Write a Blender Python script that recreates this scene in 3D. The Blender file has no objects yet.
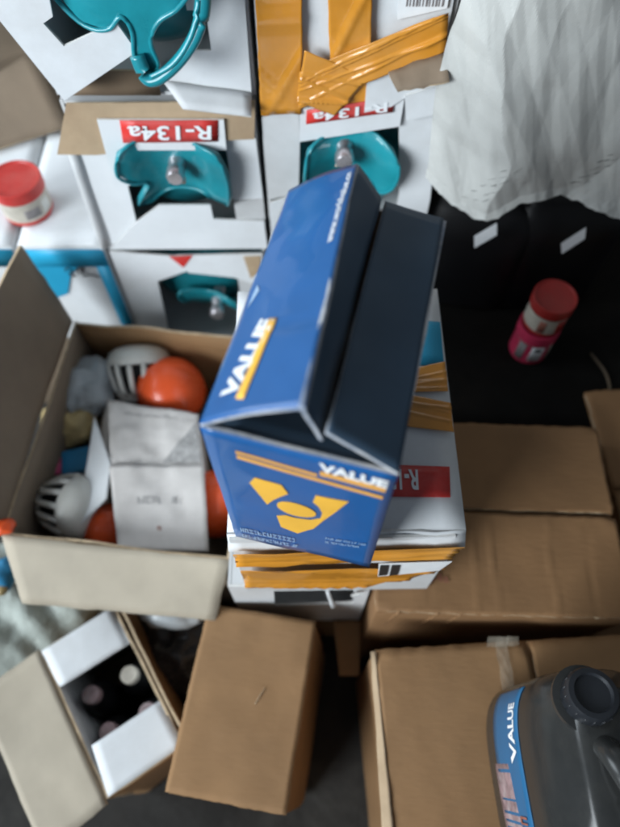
import bpy, bmesh, math, random
from mathutils import Vector, Matrix, noise, Euler
random.seed(7)
R = math.radians
scene = bpy.context.scene
C = scene.collection

# ------------------------------------------------------------------ camera
cam_d = bpy.data.cameras.new('camera')
cam = bpy.data.objects.new('camera', cam_d); C.objects.link(cam)
cam.location = (0, 0, 1.28)
cam.rotation_euler = (R(90 - 62), 0, 0)
cam_d.sensor_fit = 'VERTICAL'
cam_d.sensor_height = 24
cam_d.lens = 24 * 650 / 827
cam_d.clip_start = 0.02; cam_d.clip_end = 50
cam_d.dof.use_dof = True
cam_d.dof.focus_distance = 0.62
cam_d.dof.aperture_fstop = cam_d.lens / 10.0
scene.camera = cam

# ------------------------------------------------------------------ light
world = bpy.data.worlds.new('World'); scene.world = world; world.use_nodes = True
bg = world.node_tree.nodes['Background']
bg.inputs['Color'].default_value = (0.80, 0.90, 1.0, 1)
bg.inputs['Strength'].default_value = 0.15

def area(name, loc, target, sx, sy, power, col, spread=180):
    d = bpy.data.lights.new(name, 'AREA'); d.shape = 'RECTANGLE'; d.size = sx; d.size_y = sy
    d.energy = power; d.color = col; d.spread = R(spread)
    o = bpy.data.objects.new(name, d); C.objects.link(o); o.location = loc
    o.rotation_euler = (Vector(target) - Vector(loc)).to_track_quat('-Z', 'Y').to_euler()
    return o
area('window_light', (-2.45, -1.60, 1.95), (-0.05, 0.75, 0.95), 2.0, 1.5, 30, (0.87, 0.95, 1.0), 66)
area('added_sheen_light', (-2.30, 0.75, 1.75), (0.0, 0.35, 0.7), 1.4, 1.4, 40, (0.82, 0.92, 1.0))  # added back-left lamp that gives the blue flap its sheen

scene.view_settings.view_transform = 'Standard'
scene.view_settings.look = 'None'
scene.view_settings.exposure = 0.08
scene.view_settings.gamma = 1.0
scene.view_settings.use_curve_mapping = False
scene.render.engine = 'CYCLES'
scene.cycles.filter_width = 2.2
scene.cycles.use_denoising = True

# ------------------------------------------------------------------ materials
def nodes(name):
    m = bpy.data.materials.new(name); m.use_nodes = True
    nt = m.node_tree
    return m, nt, nt.nodes['Principled BSDF']

def mat(name, col, rough=0.6, var=0.15, scale=18, bump=0.0, bscale=60, metal=0.0, coat=0.0, dirt=None, dirt_amt=0.35,
        rvar=0.1, spec=0.5, grain=0.0, grain_scale=(1, 1, 1), trans=0.0, ior=1.45, alpha=1.0, sheen=0.0):
    m, nt, b = nodes(name)
    N, L = nt.nodes, nt.links
    tc = N.new('ShaderNodeTexCoord')
    n1 = N.new('ShaderNodeTexNoise'); n1.inputs['Scale'].default_value = scale; n1.inputs['Detail'].default_value = 6
    n1.inputs['Roughness'].default_value = 0.62
    L.new(tc.outputs['Object'], n1.inputs['Vector'])
    ramp = N.new('ShaderNodeMapRange')
    ramp.inputs['From Min'].default_value = 0.3; ramp.inputs['From Max'].default_value = 0.7
    ramp.inputs['To Min'].default_value = 1 - var; ramp.inputs['To Max'].default_value = 1 + var
    L.new(n1.outputs['Fac'], ramp.inputs['Value'])
    mul = N.new('ShaderNodeMix'); mul.data_type = 'RGBA'; mul.blend_type = 'MULTIPLY'; mul.inputs['Factor'].default_value = 1
    mul.inputs['A'].default_value = (*col, 1)
    L.new(ramp.outputs['Result'], mul.inputs['B'])
    out = mul.outputs['Result']
    if dirt:
        n2 = N.new('ShaderNodeTexNoise'); n2.inputs['Scale'].default_value = scale * 0.45; n2.inputs['Detail'].default_value = 8
        n2.inputs['Roughness'].default_value = 0.7
        L.new(tc.outputs['Object'], n2.inputs['Vector'])
        mr = N.new('ShaderNodeMapRange'); mr.inputs['From Min'].default_value = 0.48; mr.inputs['From Max'].default_value = 0.75
        mr.inputs['To Max'].default_value = dirt_amt
        L.new(n2.outputs['Fac'], mr.inputs['Value'])
        mx = N.new('ShaderNodeMix'); mx.data_type = 'RGBA'; mx.inputs['B'].default_value = (*dirt, 1)
        L.new(mr.outputs['Result'], mx.inputs['Factor']); L.new(out, mx.inputs['A'])
        out = mx.outputs['Result']
    L.new(out, b.inputs['Base Color'])
    rr = N.new('ShaderNodeMapRange'); rr.inputs['To Min'].default_value = max(0.03, rough - rvar); rr.inputs['To Max'].default_value = min(1, rough + rvar)
    L.new(n1.outputs['Fac'], rr.inputs['Value']); L.new(rr.outputs['Result'], b.inputs['Roughness'])
    b.inputs['Metallic'].default_value = metal
    b.inputs['Coat Weight'].default_value = coat
    b.inputs['Specular IOR Level'].default_value = spec
    b.inputs['Transmission Weight'].default_value = trans
    b.inputs['IOR'].default_value = ior
    b.inputs['Alpha'].default_value = alpha
    b.inputs['Sheen Weight'].default_value = sheen
    h = None
    if bump > 0:
        n3 = N.new('ShaderNodeTexNoise'); n3.inputs['Scale'].default_value = bscale; n3.inputs['Detail'].default_value = 5
        mp = N.new('ShaderNodeMapping'); mp.inputs['Scale'].default_value = grain_scale
        L.new(tc.outputs['Object'], mp.inputs['Vector']); L.new(mp.outputs['Vector'], n3.inputs['Vector'])
        bp = N.new('ShaderNodeBump'); bp.inputs['Strength'].default_value = bump; bp.inputs['Distance'].default_value = 0.004
        L.new(n3.outputs['Fac'], bp.inputs['Height']); L.new(bp.outputs['Normal'], b.inputs['Normal'])
    return m

M = {}
M['card'] = mat('cardboard', (0.295, 0.165, 0.075), 0.8, 0.16, 4, 0.16, 60, dirt=(0.165, 0.092, 0.044), dirt_amt=0.5, grain_scale=(1, 3, 3))
M['card_red'] = mat('cardboard_reddish', (0.275, 0.148, 0.066), 0.78, 0.15, 4, 0.18, 55, dirt=(0.15, 0.080, 0.037), dirt_amt=0.5, grain_scale=(1, 3, 3))
M['card_dull'] = mat('cardboard_grey_brown', (0.21, 0.158, 0.112), 0.85, 0.14, 6, 0.2, 40, dirt=(0.12, 0.088, 0.06), dirt_amt=0.5)
M['card_tan'] = mat('cardboard_tan', (0.42, 0.31, 0.20), 0.82, 0.12, 14, 0.3, 30, dirt=(0.27, 0.17, 0.10), dirt_amt=0.55)
M['cream'] = mat('cream_card', (0.42, 0.365, 0.285), 0.75, 0.14, 5, 0.15, 40, dirt=(0.27, 0.225, 0.165), dirt_amt=0.6)
M['edge'] = mat('cardboard_raw_edge', (0.50, 0.38, 0.25), 0.9, 0.25, 60, 0.4, 120)
M['white'] = mat('white_card', (0.70, 0.72, 0.74), 0.55, 0.05, 12, 0.12, 30, dirt=(0.47, 0.45, 0.43), dirt_amt=0.45)
M['white_dull'] = mat('white_card_dull', (0.60, 0.61, 0.62), 0.6, 0.07, 10, 0.15, 25, dirt=(0.40, 0.38, 0.36), dirt_amt=0.5)
M['offwhite'] = mat('off_white_thin_card', (0.58, 0.55, 0.53), 0.6, 0.1, 12, 0.2, 30, dirt=(0.34, 0.31, 0.29), dirt_amt=0.5)
M['white_edge'] = mat('white_card_edge', (0.66, 0.65, 0.63), 0.8, 0.12, 60)
M['inside'] = mat('carton_inside', (0.20, 0.14, 0.09), 0.9, 0.1, 12)
M['blue'] = mat('blue_gloss_print', (0.013, 0.102, 0.310), 0.36, 0.10, 7, 0.10, 16, coat=0.3, dirt=(0.010, 0.062, 0.20), dirt_amt=0.85)
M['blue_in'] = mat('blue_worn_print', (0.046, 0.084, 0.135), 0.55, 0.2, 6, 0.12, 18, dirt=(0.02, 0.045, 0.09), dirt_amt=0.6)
M['blue_edge'] = mat('worn_white_edge', (0.55, 0.56, 0.58), 0.8, 0.3, 45, dirt=(0.05, 0.12, 0.26), dirt_amt=1.0)
M['yellow'] = mat('yellow_print', (0.86, 0.47, 0.06), 0.4, 0.06, 20)
M['orange_print'] = mat('orange_print', (0.80, 0.40, 0.09), 0.4, 0.1, 40)
M['white_print'] = mat('white_print', (0.82, 0.84, 0.86), 0.45, 0.06, 40)
M['pale_print'] = mat('pale_blue_print', (0.30, 0.43, 0.60), 0.45, 0.12, 60)
M['red'] = mat('red_print', (0.58, 0.035, 0.03), 0.45, 0.1, 25, dirt=(0.6, 0.3, 0.28), dirt_amt=0.3)
M['skyblue'] = mat('sky_blue_print', (0.02, 0.32, 0.53), 0.45, 0.08, 16, dirt=(0.02, 0.16, 0.30), dirt_amt=0.4)
M['ink'] = mat('dark_ink', (0.02, 0.02, 0.022), 0.5, 0.1, 40)
M['grey_ink'] = mat('grey_ink', (0.22, 0.20, 0.20), 0.6, 0.25, 90)
M['faint_ink'] = mat('faded_grey_print', (0.12, 0.12, 0.115), 0.6, 0.6, 120, alpha=0.55)
M['brown_ink'] = mat('faded_red_ink', (0.28, 0.10, 0.07), 0.7, 0.3, 70)
M['tape'] = mat('orange_packing_tape', (0.62, 0.255, 0.028), 0.2, 0.14, 11, 0.15, 9, coat=0.6, dirt=(0.70, 0.40, 0.14), dirt_amt=0.45, rvar=0.06)
M['clear_tape'] = mat('clear_tape', (0.55, 0.48, 0.38), 0.2, 0.3, 60, 0.6, 70, coat=0.5, alpha=0.16)
M['teal'] = mat('teal_painted_steel', (0.013, 0.25, 0.30), 0.3, 0.2, 10, 0.15, 20, coat=0.35, dirt=(0.01, 0.11, 0.14), dirt_amt=0.7)
M['steel'] = mat('valve_metal', (0.62, 0.58, 0.60), 0.3, 0.15, 40, metal=0.8)
M['pinkcap'] = mat('pink_grey_cap', (0.27, 0.18, 0.185), 0.5, 0.4, 80, dirt=(0.50, 0.46, 0.45), dirt_amt=0.8)
M['orange'] = mat('orange_plastic', (0.80, 0.10, 0.025), 0.28, 0.06, 12, coat=0.15, dirt=(0.55, 0.08, 0.03), dirt_amt=0.4)
M['plastic'] = mat('white_plastic', (0.62, 0.61, 0.57), 0.35, 0.08, 14, dirt=(0.42, 0.39, 0.33), dirt_amt=0.5)
M['black'] = mat('black_plastic', (0.006, 0.006, 0.007), 0.45, 0.2, 16, spec=0.3)
M['black_mat'] = mat('black_board', (0.006, 0.0055, 0.005), 0.8, 0.35, 14, 0.3, 30, spec=0.12, dirt=(0.014, 0.011, 0.008), dirt_amt=0.6)
M['jug'] = mat('charcoal_plastic', (0.026, 0.027, 0.027), 0.22, 0.12, 18, 0.06, 40, dirt=(0.07, 0.068, 0.062), dirt_amt=0.4)
M['cap'] = mat('black_cap', (0.016, 0.018, 0.022), 0.4, 0.15, 30)
M['sack'] = mat('silver_woven_sack', (0.54, 0.545, 0.525), 0.30, 0.06, 6, 0.05, 160, dirt=(0.41, 0.41, 0.39), dirt_amt=0.5)
M['sack_green'] = mat('grey_green_sack', (0.42, 0.46, 0.42), 0.6, 0.15, 14, 0.5, 90, dirt=(0.27, 0.30, 0.28), dirt_amt=0.55)
M['bag'] = mat('dark_polythene', (0.035, 0.036, 0.04), 0.28, 0.2, 12, 0.3, 20)
M['polybag'] = mat('cloudy_polythene', (0.42, 0.45, 0.47), 0.28, 0.15, 12, 0.3, 24)
M['straw'] = mat('yellowish_polythene', (0.48, 0.36, 0.17), 0.4, 0.3, 16, 0.4, 30)
M['paper'] = mat('crumpled_paper', (0.10, 0.075, 0.05), 0.9, 0.3, 20, 0.4, 40)
M['redlid'] = mat('red_lid', (0.50, 0.040, 0.034), 0.42, 0.15, 22, dirt=(0.48, 0.13, 0.11), dirt_amt=0.6)
M['shadedlid'] = mat('shaded_red_lid', (0.36, 0.022, 0.020), 0.4, 0.2, 25, dirt=(0.30, 0.06, 0.05), dirt_amt=0.6)  # shade over the stacked tins is put into this darker red
M['smudge'] = mat('smudged_grey_print', (0.36, 0.35, 0.345), 0.6, 0.3, 90)
M['tin_label'] = mat('cream_tin_label', (0.50, 0.46, 0.39), 0.45, 0.2, 45, dirt=(0.30, 0.26, 0.22), dirt_amt=0.6)
M['pink_label'] = mat('crimson_tin_label', (0.50, 0.035, 0.09), 0.4, 0.12, 40)
M['tin'] = mat('tin_rim', (0.55, 0.50, 0.45), 0.3, 0.1, 40, metal=0.9)
M['blue_label'] = mat('blue_bottle_label', (0.02, 0.125, 0.27), 0.35, 0.1, 25)
M['pink'] = mat('pink_wrap', (0.55, 0.07, 0.18), 0.4, 0.1, 40)
M['cyan'] = mat('blue_wrap', (0.03, 0.22, 0.42), 0.4, 0.12, 40)
M['concrete'] = mat('concrete', (0.030, 0.028, 0.026), 0.9, 0.35, 10, 0.5, 40, dirt=(0.10, 0.095, 0.085), dirt_amt=0.6)
M['plaster'] = mat('plaster', (0.30, 0.29, 0.27), 0.85, 0.12, 5, 0.2, 20)
M['dark_teal'] = mat('teal_steel_body', (0.011, 0.20, 0.24), 0.35, 0.15, 12, coat=0.2)

# ------------------------------------------------------------------ helpers
def link(name, me, mats, parent=None, smooth=False):
    o = bpy.data.objects.new(name, me); C.objects.link(o)
    for m in (mats if isinstance(mats, (list, tuple)) else [mats]): me.materials.append(M[m])
    if smooth:
        for p in me.polygons: p.use_smooth = True
    if parent is not None:
        bpy.context.view_layer.update()
        o.parent = parent
        o.matrix_parent_inverse = PM(parent).inverted()
    return o

def PM(o):
    m = Matrix.LocRotScale(o.location, o.rotation_euler, o.scale)
    return (PM(o.parent) @ o.matrix_parent_inverse @ m) if o.parent else m

def empty(name, loc):
    o = bpy.data.objects.new(name, None); C.objects.link(o); o.location = loc; o.empty_display_size = 0.05
    return o

def tag(o, label, cat, group=None):
    o['label'] = label; o['category'] = cat
    if group: o['group'] = group
    return o

def struct(o):
    o['kind'] = 'structure'; return o

def from_data(name, v, f, mats, parent=None, smooth=False, midx=None):
    me = bpy.data.meshes.new(name); me.from_pydata([tuple(a) for a in v], [], f); me.update()
    o = link(name, me, mats, parent, smooth)
    if midx: 
        for p, i in zip(me.polygons, midx): p.material_index = i
    return o

def bil(q):
    q = [Vector(a) for a in q]
    return lambda s, t: q[0]*(1-s)*(1-t) + q[1]*s*(1-t) + q[2]*s*t + q[3]*(1-s)*t

def wob(fn, amp, freq, seed=0.0, oct=3):
    def g(s, t):
        p = fn(s, t); e = 1e-3
        n = (fn(min(s+e, 1.001), t) - fn(s-e, t)).cross(fn(s, min(t+e, 1.001)) - fn(s, t-e))
        if n.length > 1e-12: n.normalize()
        d = noise.fractal(p * freq + Vector((seed, seed*1.7, -seed)), 1.0, 2.0, oct) * amp
        return p + n * d
    return g

def normal_at(fn, s, t):
    e = 1e-3
    n = (fn(s+e, t) - fn(s-e, t)).cross(fn(s, t+e) - fn(s, t-e))
    return n.normalized() if n.length > 1e-12 else Vector((0, 0, 1))

def sheet(name, fn, thick, mats, parent=None, nx=8, ny=8, smooth=True, ripple=0.0):
    """solid curved sheet: front face on fn, body behind it; mats = [front, edge, back]"""
    if not isinstance(mats, (list, tuple)): mats = [mats]*3
    if len(mats) == 2: mats = [mats[0], mats[1], mats[0]]
    v = []; f = []; mi = []
    for k in (0, 1):
        for j in range(ny+1):
            for i in range(nx+1):
                s, t = i/nx, j/ny
                p = fn(s, t)
                if ripple and (i in (0, nx) or j in (0, ny)):
                    p = p + Vector((noise.noise(p*90), noise.noise(p*90+Vector((9, 0, 0))), noise.noise(p*90+Vector((0, 9, 0))))) * ripple
                v.append(p - normal_at(fn, s, t) * (thick * k))
    n1 = (nx+1)*(ny+1)
    ix = lambda i, j, k: k*n1 + j*(nx+1) + i
    for j in range(ny):
        for i in range(nx):
            f.append((ix(i, j, 0), ix(i+1, j, 0), ix(i+1, j+1, 0), ix(i, j+1, 0))); mi.append(0)
            f.append((ix(i, j, 1), ix(i, j+1, 1), ix(i+1, j+1, 1), ix(i+1, j, 1))); mi.append(2)
    for i in range(nx):
        f.append((ix(i+1, 0, 0), ix(i, 0, 0), ix(i, 0, 1), ix(i+1, 0, 1))); mi.append(1)
        f.append((ix(i, ny, 0), ix(i+1, ny, 0), ix(i+1, ny, 1), ix(i, ny, 1))); mi.append(1)
    for j in range(ny):
        f.append((ix(0, j, 0), ix(0, j+1, 0), ix(0, j+1, 1), ix(0, j, 1))); mi.append(1)
        f.append((ix(nx, j+1, 0), ix(nx, j, 0), ix(nx, j, 1), ix(nx, j+1, 1))); mi.append(1)
    o = from_data(name, v, f, mats, parent, False, mi)
    if smooth:
        for p in o.data.polygons: p.use_smooth = p.material_index != 1
    return o

def poly(name, pts, fn, thick, mats, parent=None, cuts=0):
    """flat outline pts (a,b) mapped by fn(a,b)->Vector, given thickness behind it"""
    if not isinstance(mats, (list, tuple)): mats = [mats]*2
    bm = bmesh.new()
    vs = [bm.verts.new((a, b, 0)) for a, b in pts]
    fc = bm.faces.new(vs); bm.normal_update()
    if fc.normal.z < 0: fc.normal_flip()
    if cuts:
        bmesh.ops.triangulate(bm, faces=bm.faces[:])
        bmesh.ops.subdivide_edges(bm, edges=bm.edges[:], cuts=cuts, use_grid_fill=True)
    r = bmesh.ops.extrude_face_region(bm, geom=bm.faces[:], use_keep_orig=True)
    low = {g for g in r['geom'] if isinstance(g, bmesh.types.BMVert)}
    bm.normal_update()
    co = {}
    for v in bm.verts:
        a, b = v.co.x, v.co.y; e = 1e-4
        n = (fn(a+e, b) - fn(a-e, b)).cross(fn(a, b+e) - fn(a, b-e)).normalized()
        co[v] = fn(a, b) - (n*thick if v not in low else Vector((0, 0, 0)))
    side = []
    for v, c in co.items(): v.co = c
    bmesh.ops.recalc_face_normals(bm, faces=bm.faces[:])
    for f in bm.faces:
        k = sum(1 for v in f.verts if v in low)
        f.material_index = 1 if 0 < k < len(f.verts) else 0
    me = bpy.data.meshes.new(name); bm.to_mesh(me); bm.free()
    return link(name, me, mats, parent)

def frame(o, u, v):
    o, u, v = Vector(o), Vector(u), Vector(v)
    return lambda a, b: o + u*a + v*b

def xz(Y, tilt=(0, 0), pivot=(0, 0)):
    """vertical plane facing -y; a = x, b = z; tilt = dY/dx, dY/dz about pivot"""
    return lambda a, b: Vector((a, Y + tilt[0]*(a-pivot[0]) + tilt[1]*(b-pivot[1]), b))

def box(name, c, d, mats, parent=None, rz=0, bev=0.004, cuts=5, amp=0.0015, rot=None, seed=0):
    bm = bmesh.new(); bmesh.ops.create_cube(bm, size=1)
    bmesh.ops.scale(bm, vec=d, verts=bm.verts)
    if bev: bmesh.ops.bevel(bm, geom=bm.edges[:], offset=bev, segments=2, affect='EDGES', profile=0.6)
    if cuts:
        big = [e for e in bm.edges if e.calc_length() > 0.03]
        bmesh.ops.subdivide_edges(bm, edges=big, cuts=cuts, use_grid_fill=True)
    m = (rot.to_matrix() if rot else Matrix.Rotation(rz, 3, 'Z'))
    for v in bm.verts:
        p = v.co.copy()
        if amp: v.co += noise.noise_vector(p*9 + Vector((seed, seed*2.3, 1.1))) * amp
        v.co = m @ v.co + Vector(c)
    me = bpy.data.meshes.new(name); bm.to_mesh(me); bm.free()
    o = link(name, me, mats, parent)
    for p in me.polygons: p.use_smooth = True
    o.modifiers.new('split', 'EDGE_SPLIT').split_angle = R(50)
    return o

def lathe(name, prof, mats, parent=None, axis=None, seg=40, jit=0.0, midx=None):
    """prof = [(r, h)], axis matrix maps local z axis to the world"""
    axis = axis or Matrix.Identity(4)
    v = []; f = []; mi = []
    for r, h in prof:
        for k in range(seg):
            a = 2*math.pi*k/seg
            v.append(axis @ Vector((r*math.cos(a), r*math.sin(a), h)))
    for j in range(len(prof)-1):
        for k in range(seg):
            f.append((j*seg+k, j*seg+(k+1) % seg, (j+1)*seg+(k+1) % seg, (j+1)*seg+k)); mi.append(midx[j] if midx else 0)
    o = from_data(name, v, f, mats, parent, True, mi)
    o.modifiers.new('split', 'EDGE_SPLIT').split_angle = R(40)
    return o

def tube(name, pts, rad, mats, parent=None, seg=10, flat=1.0, closed=False):
    pts = [Vector(p) for p in pts]; n = len(pts); v = []; f = []
    for i, p in enumerate(pts):
        a = pts[(i-1) % n] if (closed or i) else pts[0]; b = pts[(i+1) % n] if (closed or i < n-1) else pts[-1]
        t = (b - a).normalized()
        ref = Vector((0, 0, 1)) if abs(t.z) < 0.9 else Vector((0, 1, 0))
        u = t.cross(ref).normalized(); w = u.cross(t)
        r = rad[i] if isinstance(rad, (list, tuple)) else rad
        for k in range(seg):
            an = 2*math.pi*k/seg
            v.append(p + u*math.cos(an)*r + w*math.sin(an)*r*flat)
    for i in range(n if closed else n-1):
        for k in range(seg):
            j = (i+1) % n
            f.append((i*seg+k, i*seg+(k+1) % seg, j*seg+(k+1) % seg, j*seg+k))
    if not closed:
        f.append(tuple(range(seg-1, -1, -1))); f.append(tuple((n-1)*seg+k for k in range(seg)))
    return from_data(name, v, f, mats, parent, True)

def smoothpts(pts, n=6):
    pts = [Vector(p) for p in pts]; out = []
    for i in range(len(pts)-1):
        p0, p1, p2, p3 = pts[max(i-1, 0)], pts[i], pts[i+1], pts[min(i+2, len(pts)-1)]
        for k in range(n):
            t = k/n
            out.append(0.5*((2*p1)+(p2-p0)*t+(2*p0-5*p1+4*p2-p3)*t*t+(3*p1-p0-3*p2+p3)*t**3))
    out.append(pts[-1]); return out

def lump(name, c, d, mats, parent=None, amp=0.2, freq=14, seed=0, sub=4, crease=0.0, rot=None):
    bm = bmesh.new(); bmesh.ops.create_icosphere(bm, subdivisions=sub, radius=1)
    m = rot.to_matrix() if rot else Matrix.Identity(3)
    for v in bm.verts:
        p = Vector((v.co.x*d[0], v.co.y*d[1], v.co.z*d[2]))
        h = noise.fractal(p*freq + Vector((seed, 3*seed, seed)), 1.0, 2.0, 4)
        if crease: h += crease*(0.5 - abs(noise.noise(p*freq*1.6 + Vector((seed+5, 0, 0)))) * 2)
        p *= 1 + amp*h
        v.co = m @ p + Vector(c)
    me = bpy.data.meshes.new(name); bm.to_mesh(me); bm.free()
    return link(name, me, mats, parent, True)

_fonts = {}
def text2d(s, bold=0.0, shear=0.0):
    cu = bpy.data.curves.new('lettering', 'FONT'); cu.body = s; cu.offset = bold; cu.shear = shear; cu.resolution_u = 4
    ob = bpy.data.objects.new('lettering_tmp', cu); C.objects.link(ob)
    bpy.context.view_layer.update()
    dg = bpy.context.evaluated_depsgraph_get()
    me = bpy.data.meshes.new_from_object(ob.evaluated_get(dg))
    bpy.data.objects.remove(ob); bpy.data.curves.remove(cu)
    xs = [v.co.x for v in me.vertices]; ys = [v.co.y for v in me.vertices]
    x0, x1, y0, y1 = min(xs), max(xs), min(ys), max(ys)
    for v in me.vertices: v.co = ((v.co.x-x0)/(x1-x0), (v.co.y-y0)/(y1-y0), 0)
    return me

def lettering(name, s, fn, mats, parent, lift=0.0006, bold=0.03, shear=0.0):
    """fn(a,b): a along the line 0..1, b up the letters 0..1 -> (point)"""
    me = text2d(s, bold, shear)
    bm = bmesh.new(); bm.from_mesh(me)
    bmesh.ops.triangulate(bm, faces=bm.faces[:])
    e = 1e-3
    for v in bm.verts:
        a, b = v.co.x, v.co.y
        n = (fn(a+e, b)-fn(a-e, b)).cross(fn(a, b+e)-fn(a, b-e)).normalized()
        v.co = fn(a, b) + n*lift
    bm.to_mesh(me); bm.free(); me.materials.clear()
    return link(name, me, mats, parent)

def print_row(fn, n, m, parent, seed=1, lift=.0006):
    rn = random.Random(seed); v = []; f = []; x = 0.0; cells = []
    for k in range(n):
        w = rn.choice([.5, .8, 1, 1]); cells.append((x, w)); x += w + (.9 if rn.random() < .16 else .28)
    e = 1e-3
    for cx_, w in cells:
        bits = rn.sample([(0, 0, .28, 1), (.72, 0, 1, 1), (0, .8, 1, 1), (0, 0, 1, .2), (.28, .42, .72, .6)], 3)
        for a0, b0, a1, b1 in bits:
            k = len(v)
            for a, b_ in ((a0, b0), (a1, b0), (a1, b1), (a0, b1)):
                A_, B_ = (cx_ + w*a)/x, b_
                nn = (fn(A_+e, B_)-fn(A_-e, B_)).cross(fn(A_, B_+e)-fn(A_, B_-e)).normalized()
                v.append(fn(A_, B_) + nn*(lift + .00001*len(v)/4))
            f.append((k, k+1, k+2, k+3))
    return from_data('print_row', v, f, m, parent)

# ------------------------------------------------------------------ setting
def slab(name, x0, x1, y0, y1, z0, z1, m):
    return struct(box(name, ((x0+x1)/2, (y0+y1)/2, (z0+z1)/2), (x1-x0, y1-y0, z1-z0), m, None, 0, 0, 0, 0))
slab('floor', -3, 3, -2.5, 1.6, -0.1, 0.0, 'concrete')
slab('wall', -3, 3, 1.45, 1.6, 0.001, 2.6, 'plaster')

# ------------------------------------------------------------------ refrigerant cylinder cartons lying on their sides
def carton_shell(root, x0, x1, z0, z1, yf=0.712, yb=1.05, m='white_dull', th=0.004):
    for nm, c, d in (('wall', ((x0+th/2), (yf+yb)/2, (z0+z1)/2), (th, yb-yf, z1-z0)),
                     ('wall', ((x1-th/2), (yf+yb)/2, (z0+z1)/2), (th, yb-yf, z1-z0)),
                     ('wall', ((x0+x1)/2, (yf+yb)/2, z0+th/2), (x1-x0-2*th-.001, yb-yf, th)),
                     ('wall', ((x0+x1)/2, (yf+yb)/2, z1-th/2), (x1-x0-2*th-.001, yb-yf, th)),
                     ('wall', ((x0+x1)/2, yb-th/2, (z0+z1)/2), (x1-x0-2*th-.001, th, z1-z0-2*th-.001))):
        box(nm, c, d, m, root, 0, 0.0, 3, 0.0006)

def cylinder(cx, cz, label, handle, valve, extra=None, hy=0.66, depth_fn=None):
    root = empty('refrigerant_cylinder', (cx, 0.86, cz-0.1))
    tag(root, label, 'gas cylinder', 'teal refrigerant cylinders in the cartons')
    ax = Matrix.Translation((cx, 1.016, cz)) @ Matrix.Rotation(R(90), 4, 'X')   # local z -> -y
    lathe('body', [(0.0, 0), (0.08, 0.004), (0.108, 0.03), (0.108, 0.20), (0.100, 0.235), (0.078, 0.262), (0.045, 0.279), (0.0, 0.286)], 'dark_teal', root, ax, 40)
    if handle and not depth_fn:
        k_ = .695/.66
        handle = [(a_*k_, 1.28+(b_-1.28)*k_ + (.012 if b_ > cz+.075 else 0)) for a_, b_ in handle]
        hy = .695
    if handle:
        fn = depth_fn or (lambda a, b: Vector((a, hy + .014 - 6.0*(a-cx)**2 - .006*math.exp(-((abs(a-cx)-.05)/.016)**2) + 5.0*max(0, cz+.035-b)**2 + .004*math.sin((b-cz)*70), b)))
        h = poly('handle_collar', handle, fn, 0.009, 'teal', root, cuts=3)
        for p in h.data.polygons: p.use_smooth = True
        ss = h.modifiers.new('round', 'SUBSURF'); ss.levels = 1; ss.render_levels = 2
        n_ = len(handle); loop = []
        for i_ in range(n_):
            p0, p1, p2, p3 = [Vector((*handle[(i_+k_) % n_], 0)) for k_ in (-1, 0, 1, 2)]
            for k_ in range(5):
                u_ = k_/5
                q_ = 0.5*((2*p1)+(p2-p0)*u_+(2*p0-5*p1+4*p2-p3)*u_*u_+(3*p1-p0-3*p2+p3)*u_**3)
                q_ = Vector((cx, cz+.03, 0))*.03 + q_*.97
                loop.append(fn(q_.x, q_.y) + Vector((0, -.0005, 0)))
        tube('rolled_rim', loop, .0024, 'teal', root, 10, 1.0, True)
    vx, vz = valve
    vx *= 1.04; vz = 1.28+(vz-1.28)*1.04
    av = Matrix.Translation((vx, 0.785, vz)) @ Matrix.Rotation(R(90), 4, 'X')
    lathe('valve', [(0.0, 0), (0.012, 0), (0.012, 0.080), (0.009, 0.084), (0.009, 0.090), (0.0125, 0.092), (0.0125, 0.104), (0.010, 0.108), (0.0, 0.1085)], ['steel', 'steel'], root, av, 10, midx=[0, 0, 0, 0, 1, 1, 1, 1])
    sheet('tag', wob(bil([(vx-.012, .688, vz-.016), (vx+.010, .690, vz-.020), (vx+.013, .688, vz-.004), (vx-.008, .686, vz+.002)]), .002, 60, cx*50), .0006, 'tin_label', root, 5, 4)
    return root

# --- column nearer the window, middle carton
def red_label(root, q, txt, upside=True, m='red'):
    fn = bil(q)
    s = sheet('red_label', wob(fn, 0.0008, 30, 3), 0.0008, m, root, 6, 3)
    if txt:
        f2 = (lambda a, b: fn(0.93-0.86*a, 0.80-0.66*b)) if upside else (lambda a, b: fn(0.07+0.86*a, 0.18+0.66*b))
        lettering('lettering', txt, f2, 'white_print', s, 0.0016, 0.02)

r = empty('cylinder_carton', (-.185, .88, .507))
tag(r, 'white cylinder carton with upside-down red label and brown flap, middle of its stack', 'carton', 'white cylinder cartons stacked on their sides')
carton_shell(r, -.307, -.068, .507, .757)
poly('flap', [(-.295, .762), (-.066, .765), (-.071, .713), (-.112, .711), (-.20, .70), (-.279, .689), (-.330, .690)], xz(.699, (0, .04), (0, .76)), .003, ['card_tan', 'edge'], r, 1)
poly('flap', [(-.262, .744), (-.106, .744), (-.108, .699), (-.243, .699), (-.247, .640), (-.268, .640)], xz(.6935), .003, ['white', 'white_edge'], r, 1)
red_label(r, [(-.238, .6925, .711), (-.117, .6925, .713), (-.113, .6925, .744), (-.234, .6925, .744)], 'R-134a')
poly('flap', [(-.306, .690), (-.272, .690), (-.251, .683), (-.258, .566), (-.270, .512), (-.309, .512)], xz(.7055), .003, ['white', 'white_edge'], r, 1)
sheet('side_panel', wob(bil([(-.322, .695, .51), (-.309, .704, .51), (-.304, .704, .69), (-.316, .697, .69)]), .001, 20, 1), .002, ['white_dull', 'white_edge'], r, 2, 6)
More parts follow.
